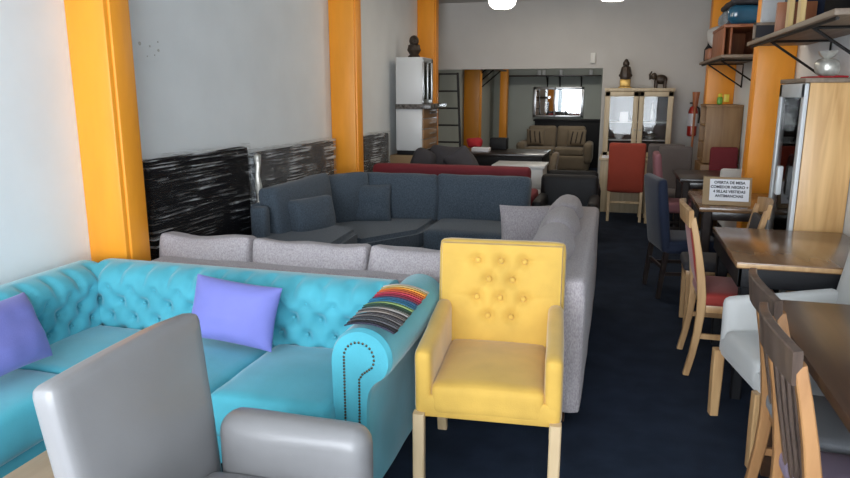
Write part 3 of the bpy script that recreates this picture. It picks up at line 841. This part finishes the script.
o = obj('folded_cloth', soft(B(), (.16, .5, .014), (1.26, 5.05, 1.692), r=.006, n=8, wr=.004), 'redcloth'); tag(o, 'red cloth lying on top of the oak cabinet', 'cloth')

# ------------------------------------------------------------------ wall shelves right
def shelf(label, y0, y1, z, xf, ys):
    t = thing('wall_shelf', label, 'shelf', ((xf+XR)/2, (y0+y1)/2, z))
    wobj('shelf_board', bb(B(), xf, XR, y0, y1, z, z+.03), 'shelfw', t)
    for y in ys:
        b_ = B()
        tube(b_, [(xf+.04, y, z-.012), (XR-.01, y, z-.012), (XR-.01, y, z-.28)], .010, 6)
        tube(b_, [(xf+.05, y, z-.015), (XR-.012, y, z-.27)], .009, 6)
        wobj('bracket', b_, 'metal', t)
    b_ = B(); tube(b_, [(xf+.03, y0+.05, z-.01), (xf+.03, y1-.05, z-.01)], .009, 6); wobj('rail', b_, 'metal', t)
    return t
shelf('long brown wall shelf nearest, top right, carrying pale planks', 3.75, 6.10, 1.955, .95, (4.3, 5.4))
shelf('brown wall shelf farther back, carrying the orange wooden unit', 7.45, 9.44, 1.93, .94, (7.8, 8.9))
# things on the near shelf (z 1.985)
for k, (y, x, lab) in enumerate(((4.72, 1.02, 'upright pale pine plank on the near shelf, right one of two'), (5.02, 1.02, 'upright pale pine plank on the near shelf, left one of two'))):
    b_ = post(B(), [(0, 0, 0), (0, 0, .30), (0, 0, .60)], .03, .085, wide=(1, 0, 0))
    o = obj('wooden_plank', b_, 'pine'); o.location = (x, y, 1.985); tag(o, lab, 'plank')
t = thing('black_crate', 'large dark box on the near shelf behind the pale planks', 'box', (1.22, 4.15, 1.985))
obj('box_body', box(B(), (.28, .66, .5), (0, 0, .25), .01), 'blackboard', t); obj('lid', box(B(), (.29, .67, .03), (0, 0, .515), .005), 'blackboard', t)
o = obj('speaker_box', box(B(), (.26, .16, .5), (1.2, 5.4, 2.235), .008), 'navy'); tag(o, 'narrow dark blue box beside the left pale plank on the near shelf', 'box')
o = obj('wooden_board', box(B(), (.24, .035, .2), (1.1, 5.24, 2.085), .004), 'orangewood'); tag(o, 'small reddish board between the blue box and the pale planks', 'board')
t = thing('picture_frame', 'thin wooden frame standing at the far end of the near shelf', 'frame', (1.05, 5.88, 1.985))
b_ = B(); 
for a in (-1, 1): bb(b_, a*.09-.01, a*.09+.01, -.01, .01, 0, .13)
for z in (.01, .12): bb(b_, -.1, .1, -.01, .01, z-.01, z+.01)
obj('frame', b_, 'shelfw', t); obj('mount', bb(B(), -.085, .085, .002, .006, .01, .12, 0), 'charcoal', t)
o = obj('grey_panel', box(B(), (.30, .05, .75), (1.17, 6.02, 2.36), .006), 'whitebag'); tag(o, 'tall grey panel standing on the far end of the near shelf', 'panel')
# things on the far shelf (z 1.975)
t = thing('wooden_unit', 'orange-stained open wooden unit on the farther shelf', 'shelf unit', (1.14, 8.05, 1.96))
for x in (-.175, .155): obj('side_panel', bb(B(), x, x+.02, -.42, .42, 0, .27), 'orangewood', t)
obj('divider', bb(B(), -.11, -.09, -.41, .42, 0, .27), 'orangewood', t)
obj('top_panel', bb(B(), -.18, .18, -.44, .44, .27, .30), 'orangewood', t); obj('back_panel', bb(B(), -.155, .155, .40, .42, 0, .27), 'orangewood', t)
t = thing('wrapped_bundle', 'glossy dark blue plastic-wrapped bundle on the orange wooden unit', 'bundle', (1.16, 7.98, 2.262))
obj('bundle_body', soft(B(), (.34, .80, .17), (0, 0, .09), r=.07, n=14, wr=.012, puff=(0, 0, .02)), 'bluewrap', t)
obj('strap', soft(B(), (.30, .8, .06), (0, 0, .215), r=.03, n=8, wr=.01), 'charcoal', t)
o = obj('plastic_bag', soft(B(), (.26, .28, .26), (1.06, 8.62, 2.21), r=.10, n=12, wr=.03), 'whitebag'); tag(o, 'crumpled white plastic bag left of the orange wooden unit', 'bag')
o = obj('wooden_box', box(B(), (.26, .30, .12), (1.06, 8.66, 2.02), .006), 'orangewood'); tag(o, 'low reddish wooden box under the white plastic bag', 'box')
t = thing('bottle', 'dark bottle at the far end of the farther shelf', 'bottle', (1.0, 9.1, 1.96))
obj('bottle_body', lathe(B(), [(.045, 0), (.05, .02), (.05, .14), (.02, .19), (.016, .25)], None, 16), 'black', t); obj('cap', lathe(B(), [(.02, .25), (.02, .28)], None, 12), 'whitelac', t)
o = obj('plastic_bag', soft(B(), (.2, .2, .2), (.0, 0, 0), r=.08, n=12, wr=.03), 'whitebag'); o.location = (1.08, 9.30, 2.06)
tag(o, 'grey plastic bag beside the dark bottle at the shelf end', 'bag')

# ------------------------------------------------------------------ far cabinet, extinguisher
t = thing('wooden_cabinet', 'tan wooden cabinet with open side shelves before the far right column', 'cabinet', (1.17, 8.9, 0))
x0, x1, y0, y1, h = .98, 1.375, 8.62, 9.20, 1.43
wobj('side_panel', bb(B(), x0, x1, y0, y0+.02, .78, h), 'oak2', t); wobj('side_panel', bb(B(), x0, x1, y1-.02, y1, .78, h), 'oak2', t)
wobj('top_panel', bb(B(), x0-.01, x1, y0-.01, y1+.01, h, h+.025), 'oak2', t)
for z in (.78, 1.0, 1.2): wobj('shelf', bb(B(), x0, x1, y0+.02, y1-.02, z, z+.018), 'oak2', t)
wobj('back_panel', bb(B(), x1-.01, x1, y0, y1, .78, h), 'oak2', t)
wobj('lower_body', bb(B(), x0-.02, x1, y0-.02, y1, 0, .765, .008), 'oak2', t)
t = thing('toy_figure', 'small green and yellow toy on the tan cabinet', 'toy', (1.13, 8.75, 1.455))
obj('toy_body', soft(B(), (.06, .05, .09), (0, 0, .045), r=.02, n=6, wr=0), 'greenpl', t)
obj('toy_head', ball(B(), .025, (0, 0, .105)), 'yellowpl', t); obj('toy_flag', bb(B(), .04, .10, -.005, .005, .03, .12), 'yellowpl', t)
t = thing('wooden_stand', 'slim reddish wooden stand left of the tan cabinet', 'stand', (.94, 9.5, 0))
obj('pole', tube(B(), [(0, 0, 0), (0, 0, 1.5)], .014), 'orangewood', t); obj('stand_top', lathe(B(), [(.03, 1.42), (.045, 1.6), (.04, 1.6)], None, 14), 'orangewood', t); obj('base', lathe(B(), [(.09, 0), (.09, .02), (.02, .035)], None, 18), 'orangewood', t)
t = thing('fire_extinguisher', 'red fire extinguisher hanging on the back wall', 'fire extinguisher', (.985, 10.17, 1.0))
obj('cylinder', lathe(B(), [(.05, 0), (.062, .015), (.062, .34), (.045, .39), (.02, .41)], None, 22), 'redpaint', t)
obj('paper_label', lathe(B(), [(.0628, .14), (.0632, .15), (.0632, .30), (.0628, .31)], None, 22), 'paper', t, 'white label band')
v = obj('valve', bb(bb(B(), -.015, .015, -.02, .02, .40, .44), -.05, .02, -.012, .012, .44, .46), 'metal', t)
obj('wall_bracket', bb(B(), -.03, .03, .05, .07, .25, .40), 'metal', t)
obj('hose', tube(B(), [(.02, -.02, .42), (.07, -.03, .38), (.085, -.03, .28), (.075, -.03, .18)], .01), 'metal', t)

# ------------------------------------------------------------------ display hutch on the back wall
t = thing('display_cabinet', 'cream wooden display cabinet with two glass doors by the back wall', 'cabinet', (.24, 9.9, 0))
x0, x1, y0, y1, h = -.19, .69, 9.72, 10.2, 1.63
wobj('side_panel', bb(B(), x0, x0+.03, y0, y1, .72, h), 'cream', t); wobj('side_panel', bb(B(), x1-.03, x1, y0, y1, .72, h), 'cream', t)
wobj('top_panel', bb(B(), x0-.01, x1+.01, y0-.02, y1, h-.02, h+.02), 'cream', t)
wobj('back_panel', bb(B(), x0+.03, x1-.03, y1-.01, y1, .72, h-.02), 'brown', t, 'dark cabinet back')
for z in (.95, 1.19): wobj('shelf', bb(B(), x0+.03, x1-.03, y0+.04, y1-.01, z, z+.012), 'whitelac', t)
wobj('lower_body', bb(B(), x0-.01, x1+.01, 9.47, y1, 0, .70, .006), 'cream', t)
wobj('worktop', bb(B(), x0-.03, x1+.03, 9.44, y1, .70, .73, .006), 'cream', t)
for a, b_ in ((x0+.005, .245), (.255, x1-.005)):
    d = B(); bb(d, a, a+.065, y0-.022, y0-.002, .74, h-.025); bb(d, b_-.065, b_, y0-.022, y0-.002, .74, h-.025); bb(d, a, b_, y0-.022, y0-.002, h-.09, h-.025); bb(d, a, b_, y0-.022, y0-.002, .74, .80)
    door = wobj('door', d, 'cream', t); p = bb(B(), a+.06, b_-.06, y0-.014, y0-.010, .79, h-.08, 0); put(p, world(t)); obj('pane', p, 'glass', door)
    k_ = ball(B(), .012, ((b_-.03 if a < 0 else a+.03), y0-.035, 1.1)); put(k_, world(t)); obj('knob', k_, 'steel', door)
def dish(loc, r, lab, m='whitelac'):
    o = obj('bowl', lathe(B(), [(r*.4, 0), (r*.9, r*.5), (r, r*.9), (r*.93, r*.9), (r*.4, .02)], T(loc), 20), m); tag(o, lab, 'bowl')
dish((.02, 9.9, .962), .07, 'white bowl on the lower shelf behind the left glass door')
dish((.42, 9.9, .962), .085, 'wide silver bowl on the lower shelf behind the right glass door', 'steel')
o = obj('vase', lathe(B(), [(.02, 0), (.035, .05), (.03, .12), (.012, .17), (.014, .24), (.008, .26)], T((.44, 9.95, 1.202)), 18), 'steel'); tag(o, 'slender silver vase on the upper shelf behind the right door', 'vase')
o = obj('folded_box', box(B(), (.11, .02, .13), (.07, 9.85, 1.267), .003), 'paper'); tag(o, 'white card standing on the upper shelf behind the left door', 'card')
o = obj('paper_stack', box(B(), (.09, .12, .03), (-.14, 9.54, .745), .003), 'paper'); tag(o, 'small white paper stack on the worktop left end of the cream cabinet', 'papers')
# figures on top (z 1.65)
t = thing('figurine', 'dark seated figurine on a gold base, left on the cream cabinet', 'figurine', (.06, 9.9, 1.65))
obj('plinth', bb(bb(B(), -.085, .085, -.06, .06, 0, .02), -.07, .07, -.05, .05, .02, .12, .01), 'gold', t)
obj('figure_body', lathe(ball(ball(B(), .05, (.03, -.02, .17), (1.2, .8, .7)), .05, (-.03, -.02, .17), (1.2, .8, .7)), [(.07, .12), (.085, .18), (.07, .24), (.06, .28), (.03, .30)], None, 9), 'bronze', t)
obj('head', ball(ball(B(), .045, (0, -.005, .325), (1, 1, 1.0)), .028, (0, 0, .36)), 'bronze', t)
obj('base_cloth', bb(B(), -.20, .14, -.08, .08, -.0, .004, 0), 'black', t)
t = thing('elephant_figurine', 'bronze elephant figurine on the right of the cream cabinet top', 'figurine', (.50, 9.9, 1.65))
b_ = B(); ball(b_, .075, (.02, 0, .115), (1.15, .75, .85)); ball(b_, .045, (-.07, 0, .155), (.9, .9, 1.1)); ball(b_, .035, (-.06, -.03, .15), (.4, .9, 1.1))
tube(b_, [(-.09, 0, .15), (-.12, 0, .12), (-.125, 0, .18), (-.10, 0, .22)], [.02, .016, .013, .01], 8)
obj('elephant_body', b_, 'bronze', t)
for sx in (-.04, .075):
    for sy in (-.03, .03): obj('leg', tube(B(), [(sx, sy, 0), (sx, sy, .10)], [.022, .026], 10), 'bronze', t)

# ------------------------------------------------------------------ kitchen unit left, on a box
t = thing('cardboard_carton', 'beige carton under the white kitchen unit by the left wall', 'carton', (-2.45, 8.5, 0))
obj('carton_body', bb(B(), -.27, .22, -.42, .36, 0, .83, .006), 'cardboard', t); obj('tape_strip', bb(B(), -.275, .225, -.03, .03, .826, .832, 0), 'pine', t)
t = thing('kitchen_cabinet', 'white kitchen cabinet unit with speckled granite counter and glass door', 'cabinet', (-2.5, 8.4, .835))
x0, x1 = -2.64, -2.31
wobj('plinth', bb(B(), x0, x1-.03, 8.12, 8.78, .835, .89), 'black', t)
wobj('lower_body', bb(B(), x0, x1, 8.1, 8.8, .89, 1.41, .003), 'whitelac', t)
for k in range(4):
    z = .905+k*.126
    b_ = bb(B(), x1, x1+.02, 8.12, 8.78, z, z+.115, .003); put(b_, world(t)); d = obj('drawer', b_, 'oak2', t)
    b_ = tube(B(), [(x1+.045, 8.32, z+.06), (x1+.045, 8.58, z+.06)], .006); put(b_, world(t)); obj('handle', b_, 'steel', d)
wobj('countertop', bb(B(), x0, x1+.12, 8.07, 8.86, 1.395, 1.455, .004), 'granite', t)
b_ = B(); bb(b_, x0, x1, 8.1, 8.12, 1.455, 2.01, .002); bb(b_, x0, x1, 8.53, 8.55, 1.455, 2.01, .002); bb(b_, x0, x1, 8.12, 8.53, 1.99, 2.01, .002); bb(b_, x0, x0+.01, 8.12, 8.53, 1.455, 1.99, 0); bb(b_, x0, x1, 8.12, 8.53, 1.455, 1.475, .002); bb(b_, x0, x1-.02, 8.12, 8.53, 1.72, 1.735, .002)
wobj('upper_body', b_, 'whitelac', t)
b_ = B(); bb(b_, x1+.002, x1+.018, 8.1, 8.15, 1.46, 2.0); bb(b_, x1+.002, x1+.018, 8.31, 8.34, 1.46, 2.0); bb(b_, x1+.002, x1+.018, 8.50, 8.55, 1.46, 2.0); bb(b_, x1+.002, x1+.018, 8.1, 8.55, 1.95, 2.0); bb(b_, x1+.002, x1+.018, 8.1, 8.55, 1.46, 1.51)
put(b_, world(t)); d = obj('door', b_, 'steel', t, 'metal framed glass door'); b_ = bb(B(), x1+.007, x1+.011, 8.14, 8.51, 1.5, 1.96, 0); put(b_, world(t)); obj('pane', b_, 'glass', d)
t = thing('figurine', 'dark ornate bust sculpture on the white kitchen unit', 'figurine', (-2.46, 8.28, 2.01))
obj('sculpture_base', lathe(B(), [(.07, 0), (.075, .02), (.05, .04)], None, 16), 'bronze', t)
obj('bust', ball(ball(lathe(B(), [(.05, .03), (.085, .09), (.07, .15), (.03, .17)], None, 14), .06, (0, 0, .20), (1, 1, 1.1)), .03, (.03, -.05, .18)), 'bronze', t)

# ladder
t = thing('ladder', 'dark narrow ladder standing by the opening beside the kitchen unit', 'ladder', (-2.45, 10.05, 0))
def lp(x, z): return (x+(.12*(1-z/1.88) if x > 0 else 0), .15*z/1.9, z)
for s in (-.20, .10): obj('rail', post(B(), [lp(s, 0), lp(s, 1.88)], .03, .05), 'metal', t)
for k in range(8): obj('rung', post(B(), [lp(-.20, .10+k*.252), lp(.10, .10+k*.252)], .03, .025, wide=(0, 1, 0)), 'metal', t)
o = obj('wall_box', bb(B(), -.43, -.36, YB-.04, YB, 2.0, 2.14, .006), 'socket'); tag(o, 'small white box on the beam above the opening', 'box')

# ------------------------------------------------------------------ middle distance furniture
t = thing('sofa', 'dark red sofa whose back just rises behind the dark blue sofa', 'sofa', (-1.6, 6.95, 0))
wobj('back_frame', soft(B(), (1.62, .16, .62), (-1.60, 6.64, .575), r=.05, n=10, wr=.004), 'maroon', t)
wobj('seat', soft(B(), (1.5, .55, .25), (-1.60, 6.98, .32), r=.05, n=8), 'maroon', t)
for x in (-2.36, -.84): wobj('arm', soft(B(), (.14, .62, .5), (x, 6.98, .35), r=.05, n=8), 'maroon', t)
for x in (-2.3, -.9):
    for y in (6.72, 7.2): wobj('foot', box(B(), (.05, .05, .21), (x, y, .105), .004), 'dark', t)
t = thing('recliner', 'charcoal recliner piled with loose pads behind the dark blue sofa', 'armchair', (-1.93, 7.72, 0))
obj('backrest', soft(B(), (.50, .26, .50), (-.0, .16, .72), (-.35, .1, 0), r=.10, n=12, wr=.02, puff=(0, .04, 0)), 'charcoal', t)
obj('seat', soft(B(), (.52, .5, .4), (0, -.08, .30), r=.08, n=10, wr=.01), 'charcoal', t)
obj('arm', soft(B(), (.18, .6, .74), (-.33, -.05, .365), (0, -.1, 0), r=.08, n=12, wr=.02), 'charcoal', t); obj('arm', soft(B(), (.18, .6, .74), (.33, -.05, .365), (0, .12, 0), r=.08, n=12, wr=.02), 'charcoal', t)
obj('loose_pad', soft(B(), (.30, .34, .28), (-.26, .05, .80), (-.2, .3, .1), r=.10, n=12, wr=.02), 'charcoal', t)
obj('loose_pad', soft(B(), (.34, .18, .46), (.24, -.04, .74), (-.3, -.55, .2), r=.07, n=12, wr=.02), 'charcoal', t)
obj('tag_label', box(B(), (.10, .004, .05), (.34, -.30, .75), .001, (-.3, -.3, 0)), 'paper', t, 'white paper tag')
t = table('dining_table', 'long black table in the opening to the rear room', -2.15, -.90, 8.95, 9.85, .80, 'espresso', 'black', apron=.14, ins=.015)
t = thing('chest', 'low white lacquered chest behind the dark blue sofa', 'chest', (-1.10, 8.2, 0))
obj('chest_body', bb(B(), -.29, .29, -.25, .25, .04, .73, .006), 'whitelac', t); obj('top_panel', bb(B(), -.31, .31, -.27, .27, .73, .76, .004), 'whitelac', t)
for k in range(3): d = obj('drawer', bb(B(), -.27, .27, -.268, -.25, .06+k*.22, .27+k*.22, .003), 'whitelac', t); obj('knob', ball(B(), .014, (0, -.285, .165+k*.22)), 'steel', d)
t = thing('armchair', 'black leather armchair right of the dark blue sofa', 'armchair', (-.43, 6.55, 0))
obj('backrest', soft(B(), (.56, .16, .48), (0, .30, .56), (-.12, 0, 0), r=.05, n=10), 'black', t); obj('seat', soft(B(), (.44, .56, .2), (0, -.02, .34), r=.05, n=10), 'black', t)
for s in (-1, 1): obj('arm', soft(B(), (.10, .66, .50), (s*.25, 0, .37), r=.04, n=10), 'black', t)
for sx in (-1, 1):
    for sy in (-1, 1): obj('foot', box(B(), (.05, .05, .13), (sx*.25, sy*.27, .065), .004), 'dark', t)
o = obj('seat_cushion', soft(B(), (.36, .34, .09), (-.49, 6.42, .49), r=.04, n=10), 'charcoal'); tag(o, 'grey cushion lying on the black leather armchair', 'cushion')
t = thing('armchair', 'black leather armchair in the opening just left of the white jamb', 'armchair', (-.46, 7.75, 0), .05)
obj('backrest', soft(B(), (.58, .16, .42), (0, .30, .50), (-.12, 0, 0), r=.05, n=10), 'black', t); obj('seat', soft(B(), (.44, .56, .2), (0, -.02, .34), r=.05, n=10), 'black', t)
for s in (-1, 1): obj('arm', soft(B(), (.10, .66, .48), (s*.26, 0, .36), r=.04, n=10), 'black', t)
for sx in (-1, 1):
    for sy in (-1, 1): obj('foot', box(B(), (.05, .05, .13), (sx*.25, sy*.27, .065), .004), 'dark', t)
parsons('beige chair seen edge-on behind the white chest', (-.98, 8.70, 0), -PI/2, 'beige', 'espresso', H=.86, W=.30)
# on the black table
o = obj('red_bag', soft(B(), (.22, .18, .17), (-1.97, 9.6, .885), r=.07, n=10, wr=.03), 'redcloth'); tag(o, 'crumpled red bag on the left end of the black table', 'bag')
o = obj('white_box', box(B(), (.24, .18, .05), (-1.80, 9.30, .826), .004), 'paper'); tag(o, 'flat white box on the black table', 'box')
o = obj('black_box', box(B(), (.24, .2, .16), (-1.62, 9.7, .881), .01), 'black'); tag(o, 'black box on the black table', 'box')

# ------------------------------------------------------------------ rear room
t = thing('loveseat', 'beige two-seat sofa in the rear room', 'sofa', (-1.22, 14.3, 0))
obj('base', soft(B(), (1.40, .75, .30), (0, 0, .20), r=.04, n=8), 'beige', t)
for s in (-1, 1):
    obj('seat_cushion', soft(B(), (.58, .62, .16), (s*.295, -.05, .42), r=.04, n=8), 'beige', t)
    obj('back_cushion', soft(B(), (.58, .20, .46), (s*.295, .26, .68), (-.15, 0, 0), r=.06, n=10, puff=(0, .03, 0)), 'beige', t)
    obj('arm', soft(B(), (.17, .80, .42), (s*.67, -.02, .40), r=.075, n=10), 'beige', t)
for s, nm in ((-1, 'striped pillow at the left end of the beige sofa'), (1, 'striped pillow at the right end of the beige sofa')):
    p = thing('striped_pillow', nm, 'pillow', (-1.22+s*.42, 14.36, .68)); 
    b_ = pillow(B(), .38, .34, .14, T((0, 0, 0), (-.25, 0, 0))); obj('cover', b_, 'beige', p)
    for k in range(3): obj('stripe', pillow(B(), .045, .325, .158, T(((k-1)*.095, 0, 0), (-.25, .15*s, 0)), n=8), 'stripe', p)
t = thing('black_sideboard', 'black sideboard against the rear wall behind the beige sofa', 'sideboard', (-1.0, 15.3, 0))
obj('sideboard_body', bb(B(), -.75, .65, -.22, .22, .0, .98, .01), 'black', t); obj('top_panel', bb(B(), -.78, .68, -.24, .24, .98, 1.02, .004), 'black', t)
t = thing('wall_mirror', 'large framed mirror hanging above the black sideboard in the rear room', 'mirror', (-1.30, 15.56, 1.05))
b_ = B(); bb(b_, -.55, -.49, -.02, .02, 0, .66); bb(b_, .49, .55, -.02, .02, 0, .66); bb(b_, -.55, .55, -.02, .02, .60, .66); bb(b_, -.55, .55, -.02, .02, 0, .05); bb(b_, -.10, -.06, -.02, .02, 0, .66)
obj('frame', b_, 'steel', t); obj('mirror_glass', bb(B(), -.49, .49, -.006, .004, .05, .60, 0), 'mirror', t)
t = thing('wall_shelf', 'shelf high on the rear room end wall', 'shelf', (-1.4, 15.4, 1.93))
obj('shelf_board', bb(B(), -1.0, 1.0, -.2, .2, 0, .025), 'espresso', t)
for x in (-.15, .12, .58): obj('bracket', tube(tube(B(), [(x, -.15, -.005), (x, .18, -.005), (x, .18, -.22)], .014, 6), [(x, -.12, -.01), (x, .18, -.2)], .010, 6), 'metal', t)
for k, x in enumerate((-1.72, -1.62, -1.25, -.62)):
    o = obj('storage_jar', lathe(B(), [(.04, 0), (.045, .01), (.045, .10), (.03, .115)], T((x, 15.35, 1.955)), 14), 'whitelac')
    tag(o, 'small white jar on the shelf of the rear room end wall', 'jar', 'white jars on the rear room shelf')
t = thing('wall_shelf', 'shelf on the left wall of the rear room with slanted brackets', 'shelf', (-2.55, 13.6, 2.02))
obj('shelf_board', bb(B(), -.2, .22, -1.2, 1.1, 0, .03), 'espresso', t)
for y in (-1.0, -.3, .5): obj('bracket', tube(B(), [(.19, y, -.005), (-.19, y, -.32)], .014, 6), 'metal', t)
o = obj('hanging_speaker', box(B(), (.10, .10, .22), (-2.18, 13.2, 1.93-.12), .01), 'black') if 0 else None

# ------------------------------------------------------------------ camera, world, view
cam = bpy.data.cameras.new('camera'); co = bpy.data.objects.new('camera', cam); COL.objects.link(co)
cam.sensor_width = 36; cam.lens = 680/850*36; cam.clip_start = .02
P = math.radians(12.2); YW = math.atan(195*math.cos(P)/680)
co.location = (0, 0, 1.6); co.rotation_euler = (PI/2-P, 0, YW)
S.camera = co
w = bpy.data.worlds.new('sky'); S.world = w; w.use_nodes = True
w.node_tree.nodes['Background'].inputs[0].default_value = (.80, .90, 1., 1); w.node_tree.nodes['Background'].inputs[1].default_value = 3.0
S.view_settings.view_transform = 'Standard'; S.view_settings.look = 'None'; S.view_settings.exposure = .13; S.view_settings.gamma = 1
try: S.view_settings.use_curve_mapping = False
except Exception: pass
